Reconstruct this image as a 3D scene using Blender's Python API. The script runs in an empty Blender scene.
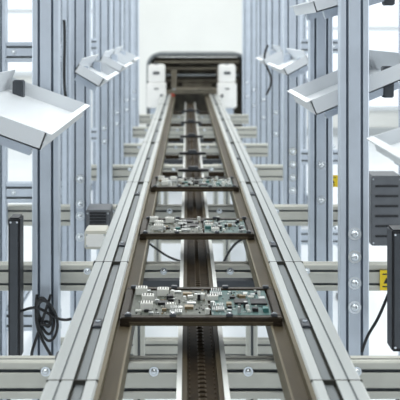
import bpy, bmesh, math, random
from mathutils import Vector, Matrix
random.seed(4)
S=bpy.context.scene
S.view_settings.view_transform='Standard'
CAM=Vector((-0.03,0,1.5))
# ---------------------------------------------------------------- materials
def mat(name,col,metal=0.0,rough=0.5,noise=0.0,nscale=30,emit=None,estr=0,spec=None,stretch=None,bump=0):
    m=bpy.data.materials.new(name); m.use_nodes=True
    nt=m.node_tree; b=nt.nodes['Principled BSDF']
    b.inputs['Base Color'].default_value=(*col,1); b.inputs['Metallic'].default_value=metal
    b.inputs['Roughness'].default_value=rough
    if spec is not None: b.inputs['Specular IOR Level'].default_value=spec
    if noise>0 or bump>0:
        tc=nt.nodes.new('ShaderNodeTexCoord'); mp=nt.nodes.new('ShaderNodeMapping')
        if stretch: mp.inputs['Scale'].default_value=stretch
        n=nt.nodes.new('ShaderNodeTexNoise'); n.inputs['Scale'].default_value=nscale; n.inputs['Detail'].default_value=4
        nt.links.new(tc.outputs['Object'],mp.inputs[0]); nt.links.new(mp.outputs[0],n.inputs['Vector'])
        if noise>0:
            r=nt.nodes.new('ShaderNodeValToRGB')
            r.color_ramp.elements[0].position=.3; r.color_ramp.elements[1].position=.7
            r.color_ramp.elements[0].color=(*[c*(1-noise) for c in col],1)
            r.color_ramp.elements[1].color=(*[min(1,c*(1+noise)) for c in col],1)
            nt.links.new(n.outputs['Fac'],r.inputs[0]); nt.links.new(r.outputs[0],b.inputs['Base Color'])
        if bump>0:
            bp=nt.nodes.new('ShaderNodeBump'); bp.inputs['Strength'].default_value=bump; bp.inputs['Distance'].default_value=.002
            nt.links.new(n.outputs['Fac'],bp.inputs['Height']); nt.links.new(bp.outputs[0],b.inputs['Normal'])
    if emit: 
        b.inputs['Emission Color'].default_value=(*emit,1); b.inputs['Emission Strength'].default_value=estr
    return m
ALU=mat('anodised_aluminium',(.54,.60,.68),.35,.33,.06,12)
ALUW=mat('rail_aluminium',(.50,.52,.51),.45,.33,.10,8,stretch=(1,.1,1))
BEAM=mat('beam_aluminium',(.52,.52,.47),.3,.42,.08,10)
SLOT=mat('slot_shade',(.16,.20,.26),.1,.5)  # recess shade of the post slots, painted as a dark strip colour
SLOTG=mat('slot_grey',(.17,.19,.20),.2,.5)  # beam and rail grooves: recess shade put into the colour
RSLOT=mat('rail_slot',(.055,.055,.048),.0,.6,spec=.2)  # shade of the rail slot painted on its faces; also colours rail joints
BROWN=mat('belt_brown',(.060,.047,.028),.0,.55,.25,20,spec=.2,stretch=(1,.2,1))  # belt tone with the rail's brown reflections painted in
BRN2=mat('guide_brown',(.13,.11,.07),.2,.5,.15,20,spec=.3,stretch=(1,.1,1))  # metal guide, brown reflections put into its base colour
DKB=mat('track_dark',(.030,.021,.012),.0,.7,.3,40,spec=.15)
CHAIN=mat('chain_steel',(.055,.040,.024),.0,.6,spec=.2)
WHT=mat('white_powder_coat',(.70,.735,.77),.0,.35,.02,6)
WHT2=mat('white_plastic',(.82,.82,.80),.0,.4,.03,15)
BLK=mat('black_plastic',(.012,.013,.016),.0,.4,.2,30)
DGR=mat('dark_grey_paint',(.06,.068,.08),.1,.45,.1,20)
BOLT=mat('bolt_steel',(.70,.74,.78),.9,.25,.03,50)
YEL=mat('yellow_label',(.85,.62,.02),.0,.5,.05,20)
RED=mat('red_plastic',(.45,.05,.03),.0,.4,.05,20)
BEI=mat('beige_plastic',(.55,.54,.48),.0,.5,.05,20)
PAL=mat('pallet_brown',(.028,.020,.012),.0,.5,.3,60,spec=.25)
PCB=mat('pcb_green',(.050,.105,.10),.0,.45,.4,70,spec=.3)
PCB2=mat('pcb_grey',(.075,.085,.068),.0,.45,.4,90,spec=.3)
CW=mat('component_white',(.72,.72,.68),.0,.4,.05,60)
CS=mat('component_silver',(.48,.50,.50),.4,.35,.05,60)
CB=mat('component_black',(.02,.02,.022),.0,.45,.1,60,spec=.3)
CT=mat('component_tan',(.22,.165,.09),.1,.4,.1,60)
CG=mat('component_teal',(.05,.16,.15),.1,.4,.1,60)
HOOD=mat('hood_dark_metal',(.045,.05,.05),.2,.35,.2,15)
HOODT=mat('hood_trim',(.22,.24,.25),.5,.3,.1,15)
OLI=mat('machine_olive',(.13,.115,.085),.1,.5,.3,12)
# ---------------------------------------------------------------- mesh builder
class MB:
    def __init__(s): s.bm=bmesh.new(); s.mats=[]
    def mi(s,m):
        if m not in s.mats: s.mats.append(m)
        return s.mats.index(m)
    def box(s,c,d,m,rot=None,bev=0):
        M=Matrix.Translation(c)
        if rot is not None: M=M@rot
        M=M@Matrix.Diagonal((*d,1))
        r=bmesh.ops.create_cube(s.bm,size=1,matrix=M)
        fs=set(f for v in r['verts'] for f in v.link_faces); i=s.mi(m)
        for f in fs: f.material_index=i
        if bev>0:
            es=set(e for f in fs for e in f.edges)
            g=bmesh.ops.bevel(s.bm,geom=list(es),offset=bev,segments=2,affect='EDGES',clamp_overlap=True)
            for f in g['faces']: f.material_index=i
    def bx(s,x0,x1,y0,y1,z0,z1,m,bev=0):
        s.box(((x0+x1)/2,(y0+y1)/2,(z0+z1)/2),(abs(x1-x0),abs(y1-y0),abs(z1-z0)),m,None,bev)
    def cyl(s,c,r,h,m,axis='Z',seg=16,r2=None):
        M=Matrix.Translation(c)
        if axis=='X': M=M@Matrix.Rotation(math.pi/2,4,'Y')
        if axis=='Y': M=M@Matrix.Rotation(math.pi/2,4,'X')
        g=bmesh.ops.create_cone(s.bm,cap_ends=True,segments=seg,radius1=r,radius2=r if r2 is None else r2,depth=h,matrix=M)
        i=s.mi(m)
        for f in set(f for v in g['verts'] for f in v.link_faces): f.material_index=i
    def bolt(s,c,axis,r=.009):
        s.cyl(c,r*1.5,.002,BOLT,axis,16)
        g=bmesh.ops.create_uvsphere(s.bm,u_segments=12,v_segments=8,radius=r,matrix=Matrix.Translation(c))
        i=s.mi(BOLT)
        for f in set(f for v in g['verts'] for f in v.link_faces): f.material_index=i; f.smooth=True
    def ext(s,prof,a,b,axis,o=(0,0),dark=None):
        """prof: list of (u,v,mat); axis X:(u->y,v->z) Y:(u->x,v->z) Z:(u->x,v->y)"""
        def P(u,v,t):
            u+=o[0]; v+=o[1]
            return {'X':(t,u,v),'Y':(u,t,v),'Z':(u,v,t)}[axis]
        A=[s.bm.verts.new(P(p[0],p[1],a)) for p in prof]; B=[s.bm.verts.new(P(p[0],p[1],b)) for p in prof]
        n=len(prof); fs=[]
        for i in range(n):
            f=s.bm.faces.new((A[i],A[(i+1)%n],B[(i+1)%n],B[i])); f.material_index=s.mi(prof[i][2]); fs.append(f)
        f=s.bm.faces.new(A); f.material_index=s.mi(prof[0][2]); fs.append(f)
        f=s.bm.faces.new(B); f.material_index=s.mi(prof[0][2]); fs.append(f)
        bmesh.ops.recalc_face_normals(s.bm,faces=fs)
    def obj(s,name,parent=None):
        me=bpy.data.meshes.new(name); s.bm.to_mesh(me); s.bm.free()
        for m in s.mats: me.materials.append(m)
        o=bpy.data.objects.new(name,me); S.collection.objects.link(o)
        if parent: o.parent=parent
        return o
def empty(name,loc=(0,0,0)):
    e=bpy.data.objects.new(name,None); S.collection.objects.link(e); e.empty_display_size=.1; return e
def prof(nx,ny,m=.04,M1=ALU,sl=SLOT,sw=.009,sd=.012):
    """T-slot extrusion outline, slots at each module centre"""
    w,h=nx*m,ny*m; c=.003; pts=[]
    def side(p0,p1,n,nrm):
        d=(p1-p0); L=d.length; d=d/L
        pts.append((*(p0+d*c),M1))
        for k in range(n):
            t=(k+.5)*L/n
            a=p0+d*(t-sw/2); b=p0+d*(t+sw/2); q=-nrm*sd
            pts.append((*(p0+d*(t-sw/2-.002)),M1))
            pts.append((*(a-nrm*.0015),sl)); pts.append((*(a+q),sl)); pts.append((*(b+q),sl)); pts.append((*(b-nrm*.0015),M1))
            pts.append((*(p0+d*(t+sw/2+.002)),M1))
        pts.append((*(p1-d*c),M1))
    v=lambda x,y: Vector((x,y))
    side(v(-w/2,-h/2),v(w/2,-h/2),nx,v(0,-1)); side(v(w/2,-h/2),v(w/2,h/2),ny,v(1,0))
    side(v(w/2,h/2),v(-w/2,h/2),nx,v(0,1)); side(v(-w/2,h/2),v(-w/2,-h/2),ny,v(-1,0))
    return pts
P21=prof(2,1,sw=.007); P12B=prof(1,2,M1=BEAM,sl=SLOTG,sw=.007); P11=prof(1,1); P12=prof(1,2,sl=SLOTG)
def curve(name,pts,r,m,parent=None,cyc=False):
    cu=bpy.data.curves.new(name,'CURVE'); cu.dimensions='3D'; cu.bevel_depth=r; cu.bevel_resolution=3; cu.resolution_u=8
    sp=cu.splines.new('NURBS'); sp.points.add(len(pts)-1)
    for p,q in zip(sp.points,pts): p.co=(*q,1)
    sp.order_u=4; sp.use_endpoint_u=not cyc; sp.use_cyclic_u=cyc
    cu.materials.append(m); o=bpy.data.objects.new(name,cu); S.collection.objects.link(o)
    if parent: o.parent=parent
    return o
# ---------------------------------------------------------------- room
FLOOR=mat('floor_epoxy',(.77,.81,.85),0,.3,.05,2)
WALL=mat('wall_paint',(.80,.81,.79),0,.7,.02,2)
WGL=mat('window_daylight',(.5,.55,.6),0,.4,emit=(.94,.97,1),estr=.7)
TRIM=mat('trim_grey',(.45,.48,.5),0,.5,.03,5)
def room(name,*a):
    mb=MB(); mb.bx(*a); return mb.obj(name)
YB=13
room('floor',-4,4,-3,YB,-.1,0,FLOOR)
room('wall_back',-4.1,4.1,YB,YB+.1,0,3.4,WALL)
room('wall_left',-4.1,-4,-3,YB,0,3.4,WALL)
room('wall_right',4,4.1,-3,YB,0,3.4,WALL)
room('ceiling',-4.1,4.1,-3,YB+.1,3.4,3.5,WALL)
room('baseboard_back',-4,4,YB-.02,YB,0,.12,TRIM)
def window(name,x0,x1,z0,z1,n):
    mb=MB(); y=YB
    mb.bx(x0,x1,y-.012,y-.002,z0,z1,WGL)
    for x in [x0+(x1-x0)*i/n for i in range(n+1)]: mb.bx(x-.03,x+.03,y-.05,y-.001,z0-.03,z1+.03,WHT)
    for z in (z0,(z0+z1)/2,z1): mb.bx(x0,x1,y-.045,y-.001,z-.03,z+.03,WHT)
    return mb.obj(name)
window('window_1',-3.6,-1.35,.9,2.7,3); window('window_2',1.45,3.6,.4,2.7,2)
mb=MB(); mb.bx(-1.0,-.93,YB-.08,YB,0,3.4,TRIM); mb.obj('trim_1')
# ---------------------------------------------------------------- conveyor
conv=empty('pcb_conveyor_line')
Y0,Y1,ZT=.9,8.7,.9
for sx,nm in ((-1,'rail_left'),(1,'rail_right')):
    mb=MB()
    A=ALUW
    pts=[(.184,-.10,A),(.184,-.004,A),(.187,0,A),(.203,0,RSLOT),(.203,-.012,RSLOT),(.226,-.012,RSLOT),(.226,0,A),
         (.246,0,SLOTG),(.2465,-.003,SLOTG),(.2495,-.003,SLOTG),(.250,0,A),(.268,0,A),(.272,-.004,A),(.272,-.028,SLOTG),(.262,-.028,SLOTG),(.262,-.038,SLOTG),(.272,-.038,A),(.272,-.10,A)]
    pr=[(sx*u,v,m) for u,v,m in pts]
    mb.ext(pr,Y0,Y1,'Y',(0,ZT))
    lo=lambda a,b,z0,z1,m,y0=Y0,y1=Y1: mb.bx(sx*a,sx*b,y0,y1,ZT+z0,ZT+z1,m)
    lo(.176,.184,-.09,-.004,BRN2); lo(.150,.176,-.035,-.022,BROWN); lo(.146,.150,-.06,-.018,BRN2); lo(.150,.176,-.062,-.037,DKB)
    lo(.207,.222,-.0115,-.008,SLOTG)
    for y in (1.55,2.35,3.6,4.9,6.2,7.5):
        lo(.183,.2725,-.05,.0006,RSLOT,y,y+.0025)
    mb.obj(nm,conv)
    mb=MB()
    for y in (1.75,2.45,3.25,4.2,5.4,6.6):
        mb.box((sx*.2785,y,ZT-.05),(.013,.03,.05),DGR,None,.002)
        mb.box((sx*.215,y+.12,ZT-.006),(.018,.05,.007),DGR,None,.002)
        mb.cyl((sx*.215,y+.12,ZT-.002),.005,.004,BOLT)
    mb.obj('rail_clamps_%s'%('l' if sx<0 else 'r'),conv)
mb=MB()
zt=ZT-.075
for sx in (-1,1):
    pts=[(sx*.040,-.045,ALUW),(sx*.040,0,ALUW),(sx*.050,0,ALUW),(sx*.050,-.045,ALUW)]
    mb.ext(pts,Y0,Y1,'Y',(0,zt))
    mb.bx(sx*.030,sx*.040,Y0,Y1,zt-.04,zt-.006,BROWN)
mb.bx(-.038,.038,Y0,Y1,zt-.045,zt-.022,DKB)
mb.obj('centre_track',conv)
mb=MB(); y=Y0+.02
while y<Y1-.03:
    for sx in (-1,1): mb.bx(sx*.005,sx*.008,y,y+.015,zt-.022,zt-.018,CHAIN)
    mb.cyl((0,y+.009,zt-.020),.0030,.010,CHAIN,'X',8)
    mb.bx(-.0255,-.0235,y,y+.008,zt-.022,zt-.020,CHAIN); mb.bx(.0235,.0255,y,y+.008,zt-.022,zt-.020,CHAIN)
    y+=.022
mb.obj('drive_chain',conv)
mb=MB()
for y in (4.35,4.95,5.75,6.65,7.6):
    mb.box((0,y,zt+.008),(.15,.035,.014),BLK,None,.003); mb.box((0,y-.02,zt+.02),(.05,.02,.02),DGR,None,.003)
    for sx in (-1,1): mb.box((sx*.112,y,zt-.012),(.075,.03,.02),DKB)
for y in (1.35,2.62,3.35,4.2,5.1,6.1,7.1,8.1):
    mb.box((0,y,zt-.056),(.376,.03,.022),DGR)
mb.obj('track_cross_ties',conv)
mb=MB()
beamY=[1.93,2.73,3.64,4.74,5.64,6.64,7.64]
for i,y in enumerate(beamY):
    w=.86 if i<3 else .56
    mb.ext(P12B,-w,w,'X',(y,ZT-.14))
    for x in (-.33,-.215,-.10,.10,.215,.33):
        mb.bolt((x,y-.021,ZT-.12),'Y',.007)
    for x in (-.215,.215): mb.box((x,y-.026,ZT-.155),(.05,.008,.04),BEAM,None,.003)
mb.obj('cross_beams',conv)
mb=MB()
for y in beamY[2::2]:
    mb.ext(P12B,-.56,.56,'X',(y,.22)); 
for y in (2.0,3.2,5.2,7.2):
    for x in (-.20,.20):
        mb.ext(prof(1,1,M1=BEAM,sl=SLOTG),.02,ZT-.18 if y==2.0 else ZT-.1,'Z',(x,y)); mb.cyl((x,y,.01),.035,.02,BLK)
mb.obj('legs_and_floor_beams',conv)
# ---------------------------------------------------------------- circuit board pallets
def pallet(y0,seed,name='circuit_board_pallet'):
    R=random.Random(seed); e=empty(name)
    hw=.172; D=.23; z=ZT-.021; t=.018
    mb=MB()
    mb.bx(-hw,hw,y0,y0+D,z,z+.007,PAL,.001)
    mb.bx(-hw,hw,y0,y0+.018,z+.0065,z+t,PAL,.002); mb.bx(-hw,hw,y0+D-.018,y0+D,z+.0065,z+t,PAL,.002)
    mb.bx(-hw,-hw+.016,y0+.018,y0+D-.018,z+.0065,z+t,PAL,.002); mb.bx(hw-.016,hw,y0+.018,y0+D-.018,z+.0065,z+t,PAL,.002)
    mb.bx(-hw+.02,hw-.02,y0-.004,y0,z+.002,z+.009,BROWN)
    for x in (-.155,-.06,.06,.155):
        mb.box((x,y0+.010,z+t+.003),(.014,.012,.006),DGR,None,.001)
        mb.box((x,y0+D-.010,z+t+.003),(.014,.012,.006),DGR,None,.001)
        mb.cyl((x,y0+.010,z+t+.0065),.003,.002,BOLT,'Z',10)
    mb.obj('pallet_frame',e)
    mb=MB(); zb=z+.014
    bx0,bx1=-hw+.021,hw-.021; by0,by1=y0+.024,y0+D-.024
    cut=.02
    mb.bx(bx0,cut-.003,by0,by1,zb,zb+.002,PCB2); mb.bx(cut+.003,bx1,by0,by1,zb,zb+.002,PCB)
    mb.bx(bx0,bx1,by0+.03,by1-.03,z+.007,zb,DKB)
    mb.obj('circuit_boards',e)
    mb=MB(); zb+=.002; occ=[]
    def place(w,d,h,m,tries=40,fx=None):
        for _ in range(tries):
            x=R.uniform(bx0+w/2+.002,bx1-w/2-.002) if fx is None else fx[0]; y=R.uniform(by0+d/2+.002,by1-d/2-.002) if fx is None else fx[1]
            if all(abs(x-a)>(w+c)/2+.0008 or abs(y-b)>(d+dd)/2+.0008 for a,b,c,dd in occ):
                occ.append((x,y,w,d)); 
                mb.box((x,y,zb+h/2),(w,d,h),m,None,min(w,d,h)*.08)
                return x,y
            if fx: return None
    for fx in ((-.118,y0+.12),(-.118,y0+.065),(-.085,y0+.17),(-.135,y0+.18)):
        p=place(.026,.022,.016,CW,1,fx)
        if p:
            for i in range(4): mb.box((p[0]-.009+i*.006,p[1],zb+.0165),(.002,.012,.003),CB)
    for k in range(2):
        p=place(R.uniform(.022,.030),R.uniform(.014,.020),R.uniform(.009,.012),CW)
        if p:
            for i in range(4): mb.box((p[0]-.009+i*.006,p[1],zb+.0125),(.002,.010,.003),CB)
    p=place(.036,.034,.004,CB); p=place(.03,.03,.005,CB)
    for k in range(3):
        p=place(.026,.024,.004,CS)
        if p:
            for i in range(6): mb.box((p[0]-.010+i*.004,p[1],zb+.008),(.0013,.020,.009),CS)
    for k in range(9): place(R.uniform(.010,.022),R.uniform(.010,.018),R.uniform(.003,.009),R.choice([CB,CB,CS,CT,CG]))
    for k in range(12):
        r=R.uniform(.003,.0055)
        for _ in range(20):
            x=R.uniform(bx0+.008,bx1-.008); y=R.uniform(by0+.008,by1-.008)
            if all(abs(x-a)>c/2+r or abs(y-b)>dd/2+r for a,b,c,dd in occ):
                occ.append((x,y,2*r,2*r)); h=R.uniform(.008,.014)
                mb.cyl((x,y,zb+h/2),r,h,R.choice([CB,CS,CW]),'Z',14); mb.cyl((x,y,zb+h+.0003),r*.85,.0006,CS,'Z',14); break
    for k in range(24): place(R.uniform(.006,.014),R.uniform(.005,.012),R.uniform(.003,.008),R.choice([CW,CS,CS,CB,CB,CT]))
    for k in range(120): place(R.uniform(.002,.005),R.uniform(.002,.004),R.uniform(.001,.003),R.choice([CW,CS,CB,CB,CT]),8)
    mb.obj('electronic_components',e)
    return e
pallet(1.90,3); pallet(2.69,8); pallet(3.50,14)
# ---------------------------------------------------------------- posts
def post(x,y,ztop=3.0,bolts=(),name='aluminium_post',big=True):
    mb=MB(); mb.ext(P21 if big else P11,.03,ztop,'Z',(x,y))
    mb.bx(x-.05,x+.05,y-.03,y+.03,0,.0305,DGR,.004)
    for z in bolts: mb.bolt((x,y-.021,z),'Y',.012 if len(bolts)>2 else .010)
    return mb.obj(name)
LP=-.45; RP=.43
lY=[2.69,3.60,4.70,5.60,6.60,7.60]; rY=[2.49,3.07,4.15,5.05,6.0,7.0,8.0]
zz=lambda py,Y: 1.5-(py-32)*Y/900
for i,y in enumerate(lY):
    b=[zz(p,y) for p in (178,203,215,236)] if i==1 else ([1.0,.93] if i!=0 else [])
    post(LP+(-.005*i),y,3.0,b)
for i,y in enumerate(rY):
    b=[zz(p,y) for p in (232,255,281,305)] if i==0 else ([zz(p,y) for p in (151,164,177,190)] if i==2 else [1.05,.93])
    post(RP+(.012*i if i!=1 else -.005),y,3.0,b)
for y in (3.6,5.6,7.6): post(-.79,y,3.0,(),'aluminium_post')
for y in (3.6,5.05,7.0): post(.86,y,3.0,(),'aluminium_post')
def rack(s,ys,xi,xo):
    mb=MB()
    for y in ys:
        a,b=(xo+.041,xi-.075) if s<0 else (xi+.075,xo-.041)
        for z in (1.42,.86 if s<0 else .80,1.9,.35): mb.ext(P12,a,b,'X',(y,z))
        for z in (1.42,.86): mb.bolt((a+.03,y-.021,z),'Y',.007); mb.bolt((b-.03,y-.021,z),'Y',.007)
    xr=xo+s*.062
    mb.ext(P12,min(ys)-.02,max(ys)+.02,'Y',(xr,1.10)); mb.ext(P12,min(ys)-.02,max(ys)+.02,'Y',(xr,.2))
    return mb.obj('side_rack_rails')
rack(-1,(3.60,5.60,7.60),-.46,-.79); rack(1,(5.05,7.0),.46,.86)
# ---------------------------------------------------------------- trays
def tray(s,y0,y1,xi,xo,zi,rise,name='sloped_parts_tray',lip=.034):
    e=empty(name); mb=MB(); t=.003
    dx=abs(xo-xi); L=math.hypot(dx,rise); ux,uz=dx/L,rise/L; nx,nz=-uz,ux
    def P(a,b): return (s*(abs(xi)+ux*a+nx*b), zi+uz*a+nz*b)
    o=[P(0,lip),P(0,0),P(L,0),P(L,lip*1.6),P(L-t,lip*1.6),P(L-t,t),P(t,t),P(t,lip)]
    mb.ext([(u,v,WHT) for u,v in o],y0,y1,'Y')
    for ya in (y0,y1-t):
        q=[P(0,lip),P(0,0),P(L,0),P(L,lip)]
        mb.ext([(u,v,WHT) for u,v in q],ya,ya+t,'Y')
    q=[P(-.012,lip),P(-.012,lip-t),P(0,lip-t),P(0,lip)]
    mb.ext([(u,v,WHT) for u,v in q],y0,y1,'Y')
    mb.obj('tray_pan',e)
    mb=MB(); big=dx>.2
    for ya in (y0+.06,y1-.05):
        u,v=P(L*.5,-.014); mb.box((u,ya,v),(L*.8,.03,.025),ALU,Matrix.Rotation(-s*math.atan2(rise,dx),4,'Y'))
        u,v=P(L*.85,.03); mb.box((u,ya,v-.03),(.03,.04,.09 if big else .06),DGR if big else ALU,None,.003)
    mb.obj('tray_brackets',e)
    return e
tray(-1,1.90,2.655,-.34,-.56,1.250,.080,lip=.040)
tray(-1,3.02,3.57,-.325,-.41,1.315,.05)
tray(-1,4.10,4.67,-.335,-.43,1.315,.05)
tray(-1,5.05,5.57,-.345,-.45,1.315,.05)
tray(1,1.25,1.78,.345,.53,1.265,.06,lip=.030)
tray(1,2.54,3.03,.335,.60,1.265,.11,lip=.045)
tray(1,3.50,4.11,.36,.45,1.33,.05)
tray(1,4.60,5.01,.375,.47,1.33,.05)
tray(1,2.54,3.03,.335,.60,1.555,.08)
tray(-1,3.02,3.57,-.325,-.41,1.66,.05)
# ---------------------------------------------------------------- end machine
mac=empty('board_unloading_machine')
mb=MB(); YM=9.0; X0,X1,ZTOP=-.43,.58,1.29
def arch(x0,x1,z0,z1,r,n=8):
    p=[(x0,z0)]
    for i in range(n+1):
        a=math.pi-math.pi/2*i/n; p.append((x0+r+r*math.cos(a),z1-r+r*math.sin(a)))
    for i in range(n+1):
        a=math.pi/2-math.pi/2*i/n; p.append((x1-r+r*math.cos(a),z1-r+r*math.sin(a)))
    p.append((x1,z0)); return p
def archframe(mb,y0,y1,out,inn,m):
    n=len(out); V=[[mb.bm.verts.new((x,y,z)) for x,z in L] for y in (y0,y1) for L in (out,inn)]
    fs=[]
    oo,ii,o2,i2=V
    for k in range(n-1):
        for q in ((oo[k],oo[k+1],ii[k+1],ii[k]),(o2[k],o2[k+1],i2[k+1],i2[k]),(oo[k],oo[k+1],o2[k+1],o2[k]),(ii[k],ii[k+1],i2[k+1],i2[k])):
            f=mb.bm.faces.new(q); f.material_index=mb.mi(m); fs.append(f)
    for k in (0,n-1):
        f=mb.bm.faces.new((oo[k],ii[k],i2[k],o2[k])); f.material_index=mb.mi(m); fs.append(f)
    bmesh.ops.recalc_face_normals(mb.bm,faces=fs)
archframe(mb,YM,YM+.7,arch(X0,X1,.55,ZTOP,.13),arch(X0+.035,X1-.035,.55,ZTOP-.035,.10),HOOD)
archframe(mb,YM-.012,YM,arch(X0-.005,X1+.005,.55,ZTOP+.005,.13),arch(X0+.018,X1-.018,.55,ZTOP-.018,.118),HOODT)
mb.bx(X0+.03,X1-.03,YM+.6,YM+.63,.6,ZTOP-.06,OLI)
mb.bx(X0,X1,YM,YM+.7,0.02,.55,DGR,.01)
mb.obj('hood',mac)
mb=MB()
for i,z in enumerate((1.20,1.13,1.06,1.00)):
    mb.cyl((.07,YM+.06+.05*i,z),.014,.86,(OLI,OLI,HOODT,OLI)[i],'X',16)
mb.bx(-.30,.45,YM+.02,YM+.5,.88,.92,OLI)
for x in (-.16,.30): mb.bx(x-.03,x+.03,YM+.02,YM+.10,.92,1.12,OLI,.005)
mb.bx(-.08,.22,YM+.22,YM+.32,.92,1.0,OLI)
mb.cyl((.07,YM-.05,.93),.018,.42,OLI,'X',16); mb.cyl((.07,YM-.05,.93),.008,.5,HOODT,'X',16)
mb.bx(-.20,-.15,8.76,8.80,.84,.90,RED,.01)
mb.obj('rollers_and_bed',mac)
mb=MB()
for sx,xc in ((-1,-.32),(1,.35)):
    mb.bx(xc-.08,xc+.08,8.5,8.7,1.02,1.19,WHT2,.012)
    mb.bx(xc-.09,xc+.09,8.49,8.7,.78,1.02,WHT2,.012)
    mb.bx(xc-.06,xc+.06,8.52,8.68,.02,.78,ALU)
    mb.bx(xc-.03,xc+.03,8.49,8.5,1.10,1.125,DGR); mb.bx(xc-.02*1,xc+.02,8.48,8.49,.96,.97,DGR); mb.cyl((xc-sx*.05,8.485,.90),.014,.02,DGR,'Y')
    mb.bx(xc-.02,xc+.02,8.55,8.6,1.19,1.205,DGR)
mb.obj('end_brackets',mac)
# ---------------------------------------------------------------- boxes, labels
def cbox(name,x0,x1,y0,y1,z0,z1,m,label=None,vents=False):
    mb=MB(); mb.bx(x0,x1,y0,y1,z0,z1,m,.004)
    if vents:
        n=6
        for i in range(n):
            z=z0+(z1-z0)*(i+1)/(n+1); mb.bx(x0+.015,x1-.015,y0-.003,y0,z-.004,z+.004,BLK)
    else: mb.bx(x0+.006,x1-.006,y0-.003,y0,z0+.01,z1-.01,DGR if m is BLK else WHT2)
    for x in (x0+.008,x1-.008):
        for z in (z0+.012,z1-.012): mb.cyl((x,y0-.002,z),.003,.004,BOLT,'Y',10)
    return mb.obj(name)
def PX(px,Y): return CAM.x+(px-187)*Y/900
cbox('cable_duct',PX(8,2.60),PX(20,2.60),2.60,2.66,zz(360,2.6),zz(218,2.6),BLK)
cbox('cable_duct',PX(392,2.3),PX(408,2.3),2.30,2.36,zz(352,2.3),zz(230,2.3),BLK)
CAB=mat('cabinet_grey',(.13,.14,.155),.1,.5,.1,20)
cbox('control_cabinet',PX(366,3.55),PX(396,3.55),3.45,3.58,zz(240,3.55),zz(172,3.55),CAB,None,True)
cbox('junction_box',PX(86,3.1),PX(108,3.1),3.05,3.15,zz(246,3.1),zz(228,3.1),BEI)
cbox('motor_housing',PX(88,3.5),PX(112,3.5),3.42,3.55,zz(226,3.5),zz(206,3.5),CAB,None,True)
def label(x,y,z,w,h):
    mb=MB(); mb.bx(x-w/2,x+w/2,y-.002,y,z-h/2,z+h/2,YEL)
    mb.bx(x-w*.3,x+w*.3,y-.003,y-.002,z+h*.28,z+h*.34,BLK); mb.bx(x-w*.3,x+w*.2,y-.003,y-.002,z-h*.34,z-h*.28,BLK)
    a=mb.bm.verts.new((x-w*.22,y-.003,z-h*.15)); b=mb.bm.verts.new((x+w*.22,y-.003,z-h*.15)); c=mb.bm.verts.new((x,y-.003,z+h*.15))
    f=mb.bm.faces.new((a,b,c)); f.material_index=mb.mi(BLK)
    return mb.obj('warning_label')
label(PX(386,2.705),2.703,zz(280,2.705),.038,.060)
label(PX(332,3.62),3.619,zz(181,3.62),.052,.048)
# ---------------------------------------------------------------- cables
cc=empty('coiled_black_cable')
bx,by,bz=PX(44,2.62),2.62,zz(312,2.62)
for k in range(3):
    R=random.Random(k); pts=[]
    w=.018+.005*k; h=.042+.008*k
    for i in range(10):
        a=2*math.pi*i/10; pts.append((bx+w*math.cos(a)*(1+.1*R.random())+.005*k-.01*math.sin(a),by+.010*math.sin(a*2+k)-.004*k,bz+h*math.sin(a)*(1+.1*R.random())-.01*k))
    curve('loop_%d'%k,pts,.0042,BLK,cc,True)
curve('strand_1',[(bx-.02,by,bz+.05),(bx-.03,by,bz-.03),(bx+.0,by-.01,bz-.09),(bx+.035,by,bz-.15),(bx+.045,by,bz-.16)],.0045,BLK,cc)
curve('strand_2',[(bx+.02,by,bz+.05),(bx-.01,by,bz-.04),(bx-.03,by-.01,bz-.10),(bx-.04,by,bz-.13),(bx-.03,by,bz-.155)],.0045,BLK,cc)
curve('strand_3',[(bx-.07,by,bz+.0),(bx-.03,by,bz+.02),(bx+.0,by-.01,bz+.01),(bx+.05,by,bz-.03),(bx+.08,by,bz-.02)],.004,BLK,cc)
curve('tie',[(bx-.01,by-.015,bz-.03),(bx+.015,by-.02,bz-.035),(bx+.02,by,bz-.03),(bx,by+.015,bz-.03)],.004,BLK,cc,True)
def cab(pxs,Y,r=.004):
    return curve('hanging_cable',[(PX(a,Y),Y,zz(b,Y)) for a,b in pxs],r,BLK)
cab([(262,232),(250,236),(238,240),(228,252),(224,262),(218,272)],3.30,.0045)
cab([(186,262),(172,260),(158,250),(144,240),(136,234)],3.30,.004)
cab([(392,285),(384,305),(376,325),(366,336),(362,352)],2.40,.004)
cab([(268,45),(262,56),(268,70),(274,82),(266,95)],4.9,.006)
cab([(64,20),(66,50),(62,75),(66,100)],3.52,.006)
# ---------------------------------------------------------------- lights
def area(n,loc,sx,sy,e,col=(1,1,1),rot=(0,0,0)):
    l=bpy.data.lights.new(n,'AREA'); l.shape='RECTANGLE'; l.size=sx; l.size_y=sy; l.energy=e; l.color=col
    o=bpy.data.objects.new(n,l); o.location=loc; o.rotation_euler=rot; S.collection.objects.link(o); return o
for x in (-2.2,0.0,2.2):
    area('ceiling_lamp',(x,6,3.35),.5,12,(82,115,82)[int(x/2.2)+1],(1,.995,.965))
area('daylight_side',(-3.9,6,1.6),2.0,9,58,(.88,.94,1),(0,-math.pi/2,0))
area('daylight_side',(3.9,6,1.6),2.0,9,80,(.92,.96,1),(0,math.pi/2,0))
w=bpy.data.worlds.new('World'); S.world=w; w.use_nodes=True
bg=w.node_tree.nodes['Background']; bg.inputs[0].default_value=(.90,.95,1,1); bg.inputs[1].default_value=.7
# ---------------------------------------------------------------- camera
cd=bpy.data.cameras.new('Camera'); cam=bpy.data.objects.new('Camera',cd); S.collection.objects.link(cam)
cam.location=CAM; cam.rotation_euler=(math.pi/2,0,0); cd.sensor_width=36; cd.lens=81; cd.shift_x=.0325; cd.shift_y=-.42
cd.dof.use_dof=True; cd.dof.focus_distance=2.3; cd.dof.aperture_fstop=7.5
S.camera=cam
